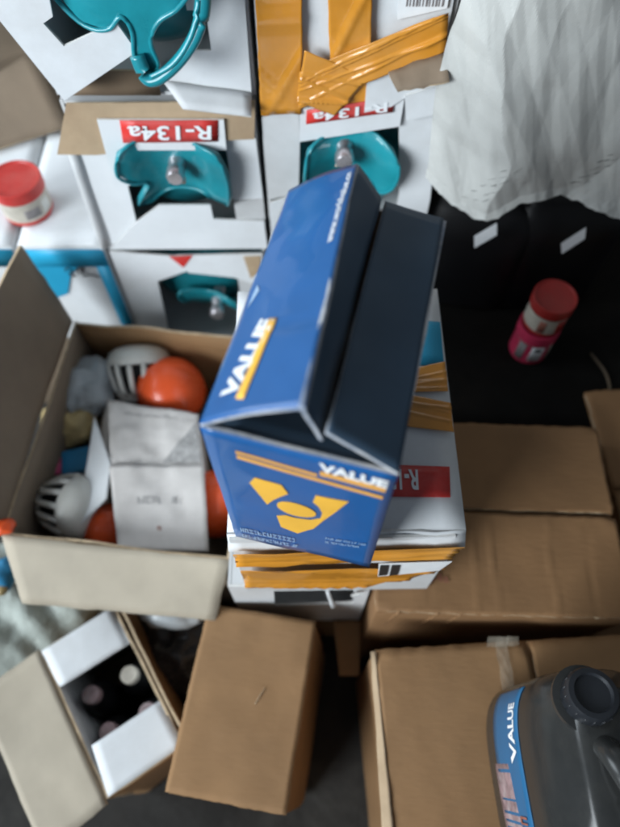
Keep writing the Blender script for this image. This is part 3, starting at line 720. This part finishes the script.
# ------------------------------------------------------------------ open carton of float-valve goods
r = empty('open_carton', (-.2562, .4514, .0)); tag(r, 'open brown carton full of orange floats and white strainers', 'carton')
Oz = Matrix.Rotation(R(-6.21), 3, 'Z'); OC = Vector((-.2562, .4514, .0)); ow, ol, oh = .1642, .188, .380
def oc(a, bb, z): return OC + Oz @ Vector((a, bb, z))
sheet('wall', wob(bil([oc(-ow, -ol, 0), oc(ow, -ol, 0), oc(ow, -ol, oh), oc(-ow, -ol, oh)]), .003, 8, 1), .004, ['card_dull', 'edge', 'card_dull'], r, 12, 10)
sheet('wall', wob(bil([oc(ow, ol, 0), oc(-ow, ol, 0), oc(-ow, ol, oh), oc(ow, ol, oh)]), .004, 8, 2), .004, ['card_dull', 'edge', 'card'], r, 12, 10)
sheet('wall', wob(bil([oc(-ow, ol, 0), oc(-ow, -ol, 0), oc(-ow, -ol, oh), oc(-ow, ol, oh)]), .003, 8, 3), .004, ['card_dull', 'edge', 'card_dull'], r, 12, 10)
sheet('wall', wob(bil([oc(ow, -ol, 0), oc(ow, ol, 0), oc(ow, ol, oh), oc(ow, -ol, oh)]), .003, 8, 4), .004, ['card_dull', 'edge', 'card_dull'], r, 12, 10)
sheet('bottom_panel', bil([oc(-ow, -ol, .006), oc(ow, -ol, .006), oc(ow, ol, .006), oc(-ow, ol, .006)]), .004, ['card_dull', 'edge'], r, 2, 2)
sheet('flap', wob(bil([(-.412, .197, .328), (-.134, .172, .332), (-.113, .2455, .382), (-.440, .2815, .382)]), .004, 9, 6), .004, ['cream', 'edge'], r, 18, 8, ripple=.0015)
sheet('flap', wob(bil([(-.4395, .285, .381), (-.400, .655, .381), (-.427, .672, .548), (-.505, .30, .535)]), .006, 7, 7), .004, ['card_dull', 'edge'], r, 14, 10, ripple=.002)
r2 = sheet('paper_filling', wob(bil([oc(-ow+.008, -ol+.008, .20), oc(ow-.008, -ol+.008, .20), oc(ow-.008, ol-.008, .20), oc(-ow+.008, ol-.008, .20)]), .03, 18, 3, 4), .02, 'paper', None, 40, 40)
tag(r2, 'crumpled dark paper filling under the floats in the open carton', 'paper')

def ball(c, rad, label, tilt=(0, 0, 0)):
    r = empty('float_ball', (c[0], c[1], c[2]-rad)); tag(r, label, 'float', 'orange plastic floats in the open carton')
    ax = Matrix.Translation(c) @ Euler(tilt).to_matrix().to_4x4()
    n = 24
    lathe('shell', [(rad*math.sin(math.pi*i/n), -rad*math.cos(math.pi*i/n)) for i in range(n+1)], 'orange', r, ax, 48)
    lathe('seam', [(rad*.998, -.0012), (rad*1.012, -.0008), (rad*1.012, .0008), (rad*.998, .0012)], 'orange', r, ax, 48)
    lathe('boss', [(0, -rad*1.09), (rad*.16, -rad*1.09), (rad*.18, -rad*.96)], 'orange', r, ax, 16)
ball((-.242, .566, .298), .060, 'orange float showing largest, behind the small white carton', (R(70), R(20), 0))
ball((-.318, .322, .280), .042, 'orange float glinting beside the white side flap, near the front', (R(60), R(-40), 0))
ball((-.152, .365, .282), .055, 'orange float squeezed between small white carton and blue box', (R(70), R(60), 0))

def strainer(c, rad, label, rot):
    r = empty('strainer_basket', (c[0], c[1], c[2]-rad)); tag(r, label, 'strainer', 'white slotted strainers in the open carton')
    ax = Matrix.Translation(c) @ rot.to_matrix().to_4x4()
    lathe('dome', [(rad, .0), (rad*1.02, .006), (rad*.98, .012), (rad*.90, .022), (rad*.70, .030), (rad*.40, .034), (0, .035)], 'plastic', r, ax, 40)
    lathe('ring', [(rad*.62, -.062), (rad*.66, -.062), (rad*.67, -.050), (rad*.60, -.050)], 'plastic', r, ax, 36)
    lathe('core', [(0, -.058), (rad*.55, -.058), (rad*.84, -.002), (0, -.001)], 'black', r, ax, 30)
    for k in range(14):
        a = 2*math.pi*k/14
        pts = [ax @ Vector((math.cos(a)*q*rad, math.sin(a)*q*rad, h)) for q, h in ((.975, .002), (.93, -.016), (.83, -.036), (.655, -.055))]
        tube('rib', pts, .0048, 'plastic', r, 8)
strainer((-.300, .612, .312), .055, 'upright white slotted strainer against the back of the open carton', Euler((R(-58), R(6), R(8))))
strainer((-.366, .352, .305), .050, 'white slotted strainer lying tipped over in the front corner', Euler((R(-8), R(72), R(-24))))

# small white carton with its flaps loose
r = empty('valve_carton', (-.25, .45, .22)); tag(r, 'small off-white carton with printed loose flap, among the orange floats', 'carton')
sheet('top_panel', wob(bil([(-.309, .402, .352), (-.166, .403, .352), (-.180, .492, .354), (-.331, .520, .350)]), .006, 22, 2), .002, ['offwhite', 'white_edge'], r, 20, 20)
sheet('flap', wob(bil([(-.284, .273, .338), (-.150, .271, .338), (-.164, .402, .3555), (-.311, .401, .3555)]), .0045, 20, 5), .002, ['offwhite', 'white_edge'], r, 20, 20)
sheet('side_flap', wob(bil([(-.354, .312, .326), (-.310, .352, .342), (-.309, .402, .351), (-.350, .490, .349)]), .002, 14, 6), .002, ['white', 'white_edge'], r, 10, 12)
sheet('side_wall', wob(bil([(-.372, .505, .26), (-.352, .41, .25), (-.311, .405, .3505), (-.332, .521, .349)]), .003, 16, 8), .002, ['offwhite', 'white_edge'], r, 8, 8)
sheet('wall', bil([(-.305, .402, .22), (-.168, .402, .22), (-.168, .402, .350), (-.305, .402, .350)]), .002, ['offwhite', 'white_edge'], r, 4, 4)
sheet('wall', bil([(-.168, .402, .22), (-.182, .49, .22), (-.182, .49, .350), (-.168, .402, .350)]), .002, ['offwhite', 'white_edge'], r, 4, 4)
pf = bil([(-.284, .273, .338), (-.150, .271, .338), (-.164, .402, .3555), (-.311, .401, .3555)])
wp = wob(pf, .0045, 20, 5)
print_row(lambda a, bb: wp(.27+.29*a, .53+.09*bb), 6, 'smudge', r, 7, .001)
print_row(lambda a, bb: wp(.63+.13*a, .54+.08*bb), 3, 'smudge', r, 8, .001)
print_row(lambda a, bb: wp(.46+.05*a, .22+.05*bb), 1, 'brown_ink', r, 9, .001)
tf = wob(bil([(-.309, .402, .352), (-.166, .403, .352), (-.180, .492, .354), (-.331, .520, .350)]), .006, 22, 2)
poly('print_patch', [(.56, .04), (.97, .06), (.96, .80), (.82, .52)], lambda a, bb: tf(a, bb)+Vector((0, 0, .0012)), .0003, ['smudge', 'smudge'], r, 3)
print_row(lambda a, bb: tf(.18+.6*a, .80+.04*bb), 22, 'smudge', r, 10, .0012)

r = lump('polythene_bag', (-.385, .570, .300), (.050, .060, .040), 'polybag', None, .28, 24, 2, 4, .5); tag(r, 'cloudy grey polythene bag in the open carton corner', 'bag')
r = lump('polythene_bag', (-.415, .520, .275), (.045, .050, .036), 'straw', None, .30, 26, 6, 4, .5); tag(r, 'yellowish polythene bag under the grey one in the open carton', 'bag')
r = empty('small_packet', (-.40, .44, .26)); tag(r, 'small blue packet with pink end, in the open carton', 'packet')
box('wrapper', (-.386, .443, .272), (.062, .045, .030), 'cyan', r, R(12), .006, 3, .003)
box('pink_end', (-.424, .437, .272), (.016, .044, .029), 'pink', r, R(12), .006, 2, .002)
r = lump('wrapper_scrap', (-.437, .292, .388), (.014, .010, .008), 'orange', None, .5, 60, 2, 3, .5); tag(r, 'crumpled reddish wrapper scrap on the open carton rim', 'scrap')

# ------------------------------------------------------------------ small open carton with capped bottles, front corner
r = empty('bottle_carton', (-.2876, .0798, .0)); tag(r, 'small carton with white inner flaps part-open over capped bottles', 'carton')
Kz = Matrix.Rotation(R(33.57), 3, 'Z'); KC = Vector((-.2876, .0798, .0)); kw, kl, kh = .0603, .1137, .262
def kc(a, bb, z): return KC + Kz @ Vector((a, bb, z))
for q, sd in (([(-kw, -kl), (kw, -kl)], 1), ([(kw, -kl), (kw, kl)], 2), ([(kw, kl), (-kw, kl)], 3), ([(-kw, kl), (-kw, -kl)], 4)):
    (x0, y0), (x1, y1) = q
    sheet('wall', wob(bil([kc(x0, y0, 0), kc(x1, y1, 0), kc(x1, y1, kh), kc(x0, y0, kh)]), .0015, 10, sd), .004, ['card', 'edge', 'white_dull'], r, 8, 8, ripple=.0008)
sheet('bottom_panel', bil([kc(-kw, -kl, .005), kc(kw, -kl, .005), kc(kw, kl, .005), kc(-kw, kl, .005)]), .003, ['inside', 'edge'], r, 2, 2)
sheet('minor_flap', wob(bil([kc(-kw+.004, kl-.062, kh+.0), kc(kw-.004, kl-.062, kh-.002), kc(kw-.003, kl-.001, kh+.002), kc(-kw+.002, kl-.001, kh+.002)]), .002, 14, 5), .003, ['white', 'white_edge'], r, 8, 8)
sheet('minor_flap', wob(bil([kc(-kw+.004, -kl+.001, kh+.002), kc(kw-.001, -kl+.001, kh+.002), kc(kw-.003, -kl+.070, kh-.001), kc(-kw+.012, -kl+.070, kh+.004)]), .002, 14, 6), .003, ['white', 'white_edge'], r, 8, 8)
sheet('major_flap', wob(bil([kc(-kw-.098, -kl-.012, kh-.012), kc(-kw-.001, -kl-.006, kh+.002), kc(-kw-.001, kl+.003, kh+.002), kc(-kw-.100, kl-.004, kh+.002)]), .004, 8, 7), .004, ['cream', 'edge'], r, 12, 16, ripple=.0012)
sheet('major_flap', wob(bil([kc(kw+.006, kl, kh-.105), kc(kw+.006, -kl, kh-.105), kc(kw+.003, -kl, kh-.001), kc(kw+.003, kl, kh-.001)]), .003, 10, 8), .004, ['card', 'edge'], r, 12, 8)
for i, (a, bb, lab, cm) in enumerate(((.030, .020, 'bottle with pale cap nearest the bare carton edge', 'tin_label'), (-.030, .026, 'bottle with pink-grey cap tucked under the cream flap', 'pinkcap'), (-.030, -.034, 'bottle with pinkish cap beside the lower white flap', 'pinkcap'), (.030, -.042, 'bottle mostly hidden beneath the lower white flap', 'pinkcap'))):
    p = kc(a, bb, .007)
    bt = empty('oil_bottle', p); tag(bt, lab, 'bottle', 'capped bottles in the small carton')
    ax = Matrix.Translation(p)
    lathe('body', [(0, 0), (.024, 0), (.026, .003), (.026, .165), (.022, .185), (.013, .197), (.013, .208)], 'black', bt, ax, 24)
    lathe('cap', [(.0130, .203), (.0134, .205), (.0134, .220), (.0120, .2225), (0, .2228)], cm, bt, ax, 24)

# ------------------------------------------------------------------ soft bags on the floor
f0 = bil([(-.75, .02, .13), (-.43, .10, .13), (-.30, .30, .17), (-.75, .36, .20)])
def sackf(s, t):
    p = f0(s, t)
    p.z += .075*math.sin(math.pi*min(1, max(0, s)))**.5*math.sin(math.pi*min(1, max(0, t)))**.5 + .012*noise.fractal(p*16, 1, 2, 4) + .006*math.sin(60*(p.x+p.y*1.3) + 3*noise.noise(p*14))
    return p
r = sheet('woven_sack', sackf, .09, 'sack_green', None, 60, 40); tag(r, 'rumpled grey-green woven sack in the front corner', 'sack')
r = lump('black_bin_bag', (-.205, .165, .10), (.085, .085, .105), 'bag', None, .22, 13, 4, 5, .45); tag(r, 'dark polythene bag stuffed between the two front cartons', 'bag')
r = lump('bag_sheen', (-.215, .205, .225), (.065, .022, .022), 'polybag', None, .35, 22, 8, 4, .4); tag(r, 'grey lump standing in for the sheen on the dark bag', 'bag')  # grey lump added as the sheen band of the dark bag
r = lump('wrapper_scrap', (-.492, .262, .245), (.022, .026, .020), 'cyan', None, .4, 40, 3, 3, .4); tag(r, 'blue wrapper scrap at the picture edge on the sack', 'scrap')
r = lump('wrapper_scrap', (-.486, .235, .250), (.012, .010, .010), 'straw', None, .4, 50, 5, 3, .4); tag(r, 'yellow-orange wrapper scrap beside the blue scrap', 'scrap')

# ------------------------------------------------------------------ oil jugs
def rrect(a, bb, n=48, e=3.6):
    out = []
    for k in range(n):
        t = 2*math.pi*k/n; c, s = math.cos(t), math.sin(t)
        out.append((a*math.copysign(abs(c)**(2/e), c), bb*math.copysign(abs(s)**(2/e), s)))
    return out
def loft(name, secs, mats, parent, mtx):
    v = []; f = []; n = 48
    for z, a, bb, ox, oy in secs:
        for x, y in rrect(a, bb, n): v.append(mtx @ Vector((x+ox, y+oy, z)))
    for j in range(len(secs)-1):
        for k in range(n): f.append((j*n+k, j*n+(k+1) % n, (j+1)*n+(k+1) % n, (j+1)*n+k))
    f.append(tuple(range(n-1, -1, -1))); f.append(tuple((len(secs)-1)*n+k for k in range(n)))
    o = from_data(name, v, f, mats, parent, True)
    return o
def jug(name, base, rz, label, body_m, sc=1.0, group=None, cap_off=(-.023, .070)):
    r = empty(name, base); tag(r, label, 'jug', group)
    mx = Matrix.Translation(base) @ Matrix.Rotation(rz, 4, 'Z') @ Matrix.Scale(sc, 4)
    a, bb = .064, .104
    o = loft('body', [(.0, a*.93, bb*.95, 0, 0), (.004, a*.985, bb*.985, 0, 0), (.012, a, bb, 0, 0), (.165, a, bb, 0, 0), (.185, a*.985, bb*.985, 0, 0), (.205, a*.90, bb*.92, 0, .002),
               (.222, a*.74, bb*.80, -.002, .006), (.234, a*.56, bb*.62, -.006, .018), (.242, a*.42, bb*.42, -.012, .036)], body_m, r, mx)
    cx, cy = cap_off
    cm = mx @ Matrix.Translation((cx, cy, .218)) @ Matrix.Rotation(R(-10), 4, 'X')
    lathe('neck', [(.024, 0), (.024, .012), (.030, .013), (.030, .018), (.022, .019), (.022, .026)], body_m, r, cm, 32)
    c = lathe('cap', [(.0225, .016), (.0232, .018), (.0232, .034), (.0215, .038), (.017, .0385), (.0155, .035), (.0, .034)], 'cap', r, cm, 36)
    for k in range(18):
        t = 2*math.pi*k/18
        tube('cap_rib', [cm @ Vector((.0230*math.cos(t), .0230*math.sin(t), h)) for h in (.019, .033)], .0008, 'cap', c, 6)
    tube('handle', [mx @ p for p in smoothpts([(cx+.004, cy-.028, .225), (cx+.008, cy-.05, .256), (.0, -.03, .258), (0, -.075, .232), (0, -.090, .200)])], .012, body_m, r, 14, .75)
    return r, mx
rj, mj = jug('oil_jug', (.2755, -.024, .4075), R(3), 'dark grey oil jug with blue label, on the front brown carton', 'jug')
# label wrapped on the side that faces the window
def side(tt, z):
    """tt: 0..1 along the side from its far corner to the near one"""
    th = R(118) + R(112)*tt
    c, s = math.cos(th), math.sin(th); e = 3.6
    return mj @ Vector((.0647*math.copysign(abs(c)**(2/e), c), .1047*math.copysign(abs(s)**(2/e), s), z))
lb = sheet('label', lambda s, t: side(.06+.62*s, .045+.098*t), .0004, 'blue_label', rj, 26, 6)
lettering('lettering', 'VALUE', lambda a, bb: side(.52-.30*a, .130-.022*bb), 'white_print', lb, .0006, .03)
lb2 = sheet('label_strip', lambda s, t: side(.52+.40*s, .035+.012*s+.105*t-.05*(1-s)*t), .0007, 'pinkcap', rj, 20, 6)
print_row(lambda a, bb: side(.88-.30*a, .128-.022*bb), 9, 'brown_ink', lb2, 11, .0009)

# ------------------------------------------------------------------ dark side: black crate, jugs, tins, silver sack
r = empty('black_crate', (.42, .68, 0)); tag(r, 'matt black crate with tins on it, behind the brown carton', 'crate')
box('body', (.430, .700, .178), (.478, .47, .356), 'black_mat', r, R(-.5), .008, 6, .003)
sheet('lid', wob(bil([(.190, .466, .361), (.668, .462, .361), (.668, .93, .361), (.190, .93, .361)]), .0015, 9, 3), .003, 'black_mat', r, 12, 12)
for i, (p, rz, lab) in enumerate((((.262, .755, .364), R(80), 'black jug with white sticker, nearer the blue box, under silver sack'), ((.395, .755, .364), R(96), 'black jug with white sticker behind the two stacked tins, under silver sack'))):
    j, mj2 = jug('black_jug', p, rz, lab, 'black', .92, 'black jugs under the silver sack', (.0, .07))
for (pts, lab) in (([(.234, .587), (.260, .608), (.265, .589), (.240, .567)], 0), ([(.360, .571), (.388, .597), (.393, .581), (.369, .554)], 1)):
    pass
stick = [o for o in C.objects if o.name.startswith('black_jug')]
def sticker(root, pts, Y):
    s = poly('sticker', pts, xz(Y, (0, .25), (0, pts[0][1])), .0006, ['white_print', 'white_print'], root, 1)
sticker(stick[0], [(.236, .575), (.264, .596), (.268, .577), (.240, .556)], .6630)
sticker(stick[1], [(.366, .560), (.394, .586), (.398, .568), (.372, .543)], .6630)

t1 = tin('paint_tin', (.366, .610, .3645), .0315, .074, 'crimson tin with white badge, lower of the two on black crate', 'pink_label', 'pink_label')
band_patch(t1, (.366, .610), .0320, R(-108), R(-72), .376, .416, 'white_print', 'badge')
band_patch(t1, (.366, .610), .0324, R(-100), R(-80), .402, .410, 'ink', 'badge_mark')
band_patch(t1, (.366, .610), .0320, R(-52), R(-20), .372, .416, 'tin_label', 'side_print')
band_patch(t1, (.366, .610), .0320, R(-150), R(-125), .372, .416, 'grey_ink', 'side_print')
t2 = tin('paint_tin', (.368, .612, .4395), .0315, .064, 'red-lidded tin with cream label, upper of the two on black crate', 'shadedlid', 'tin_label')
band_patch(t2, (.368, .612), .0320, R(-75), R(-45), .450, .478, 'shadedlid', 'badge')
band_patch(t2, (.368, .612), .0320, R(-125), R(-105), .450, .476, 'brown_ink', 'badge')
r = tube('cord', smoothpts([(.470, .60, .3665), (.487, .56, .3665), (.485, .52, .3665), (.468, .485, .3665)]), .0024, 'paper', None, 8); tag(r, 'thin brown cord lying on the black crate', 'cord')

# silver sack draped down in front of the jugs
edge = [(.152, .664), (.170, .648), (.200, .628), (.222, .620), (.250, .632), (.275, .650), (.305, .657), (.335, .651), (.365, .641), (.40, .629), (.44, .617), (.50, .61), (.60, .60)]
def zedge(x):
    for (a, za), (b_, zb) in zip(edge, edge[1:]):
        if x <= b_: return za + (zb-za)*max(0, (x-a))/(b_-a)
    return edge[-1][1]
def sackS(s, t):
    x = .150 + .42*s
    z0 = zedge(x); z = z0 + (1.03 - z0)*t
    x += .004*math.sin(9*t+1) - .006*t
    fold = .17 + .05*math.sin(6*t+.6) + .03*noise.noise(Vector((0, t*7, 2)))
    u = s - fold
    y = .646 + .040*(math.sqrt(u*u + .004) - .063) + (-.16*u if u < 0 else .045*u)   # softly turned side, then a broad face
    y -= .012*t
    y -= .16*max(0, s - .50 - .60*(t-.08))*max(0, 1-t)                     # lower far corner billows out
    p = Vector((x, y, z))
    q = Vector((x*.86 + z*.5, 0, z*.86 - x*.5))
    p.y += .016*crumple(Vector((q.x*1.5, 0, q.z*.45)), 5, 8, 4) + .0060*crumple(Vector((q.x*1.4, .3, q.z*.45)), 11, 17, 4) + .0030*crumple(Vector((q.x*1.2, .1, q.z*.6)), 21, 30, 3)
    p.z += .005*noise.fractal(p*45, 1, 2, 3)*(1-t)**8
    if t < .03: p.y -= .004*(1-t/.03)
    return p
r = sheet('silver_sack', sackS, .0012, 'sack', None, 220, 220, False); tag(r, 'crumpled silver-white woven sack hanging over the dark jugs', 'sack')
for k in range(26):
    col = k % 2
    s0 = (.12 + .02*(k//2 % 3), .44 + .015*(k//2 % 3))[col] + random.uniform(-.008, .008)
    t0 = .05 + .012*(k//2) + random.uniform(0, .006)
    s0 += (t0-.05)*.55
    w, h = random.uniform(.006, .016), random.uniform(.004, .010)
    sheet('print_mark', lambda a, bb: sackS(s0 + w*a + .01*bb, t0 + .006*a + h*bb) + Vector((0, -.0012, 0)), .0003, 'faint_ink', r, 3, 3)
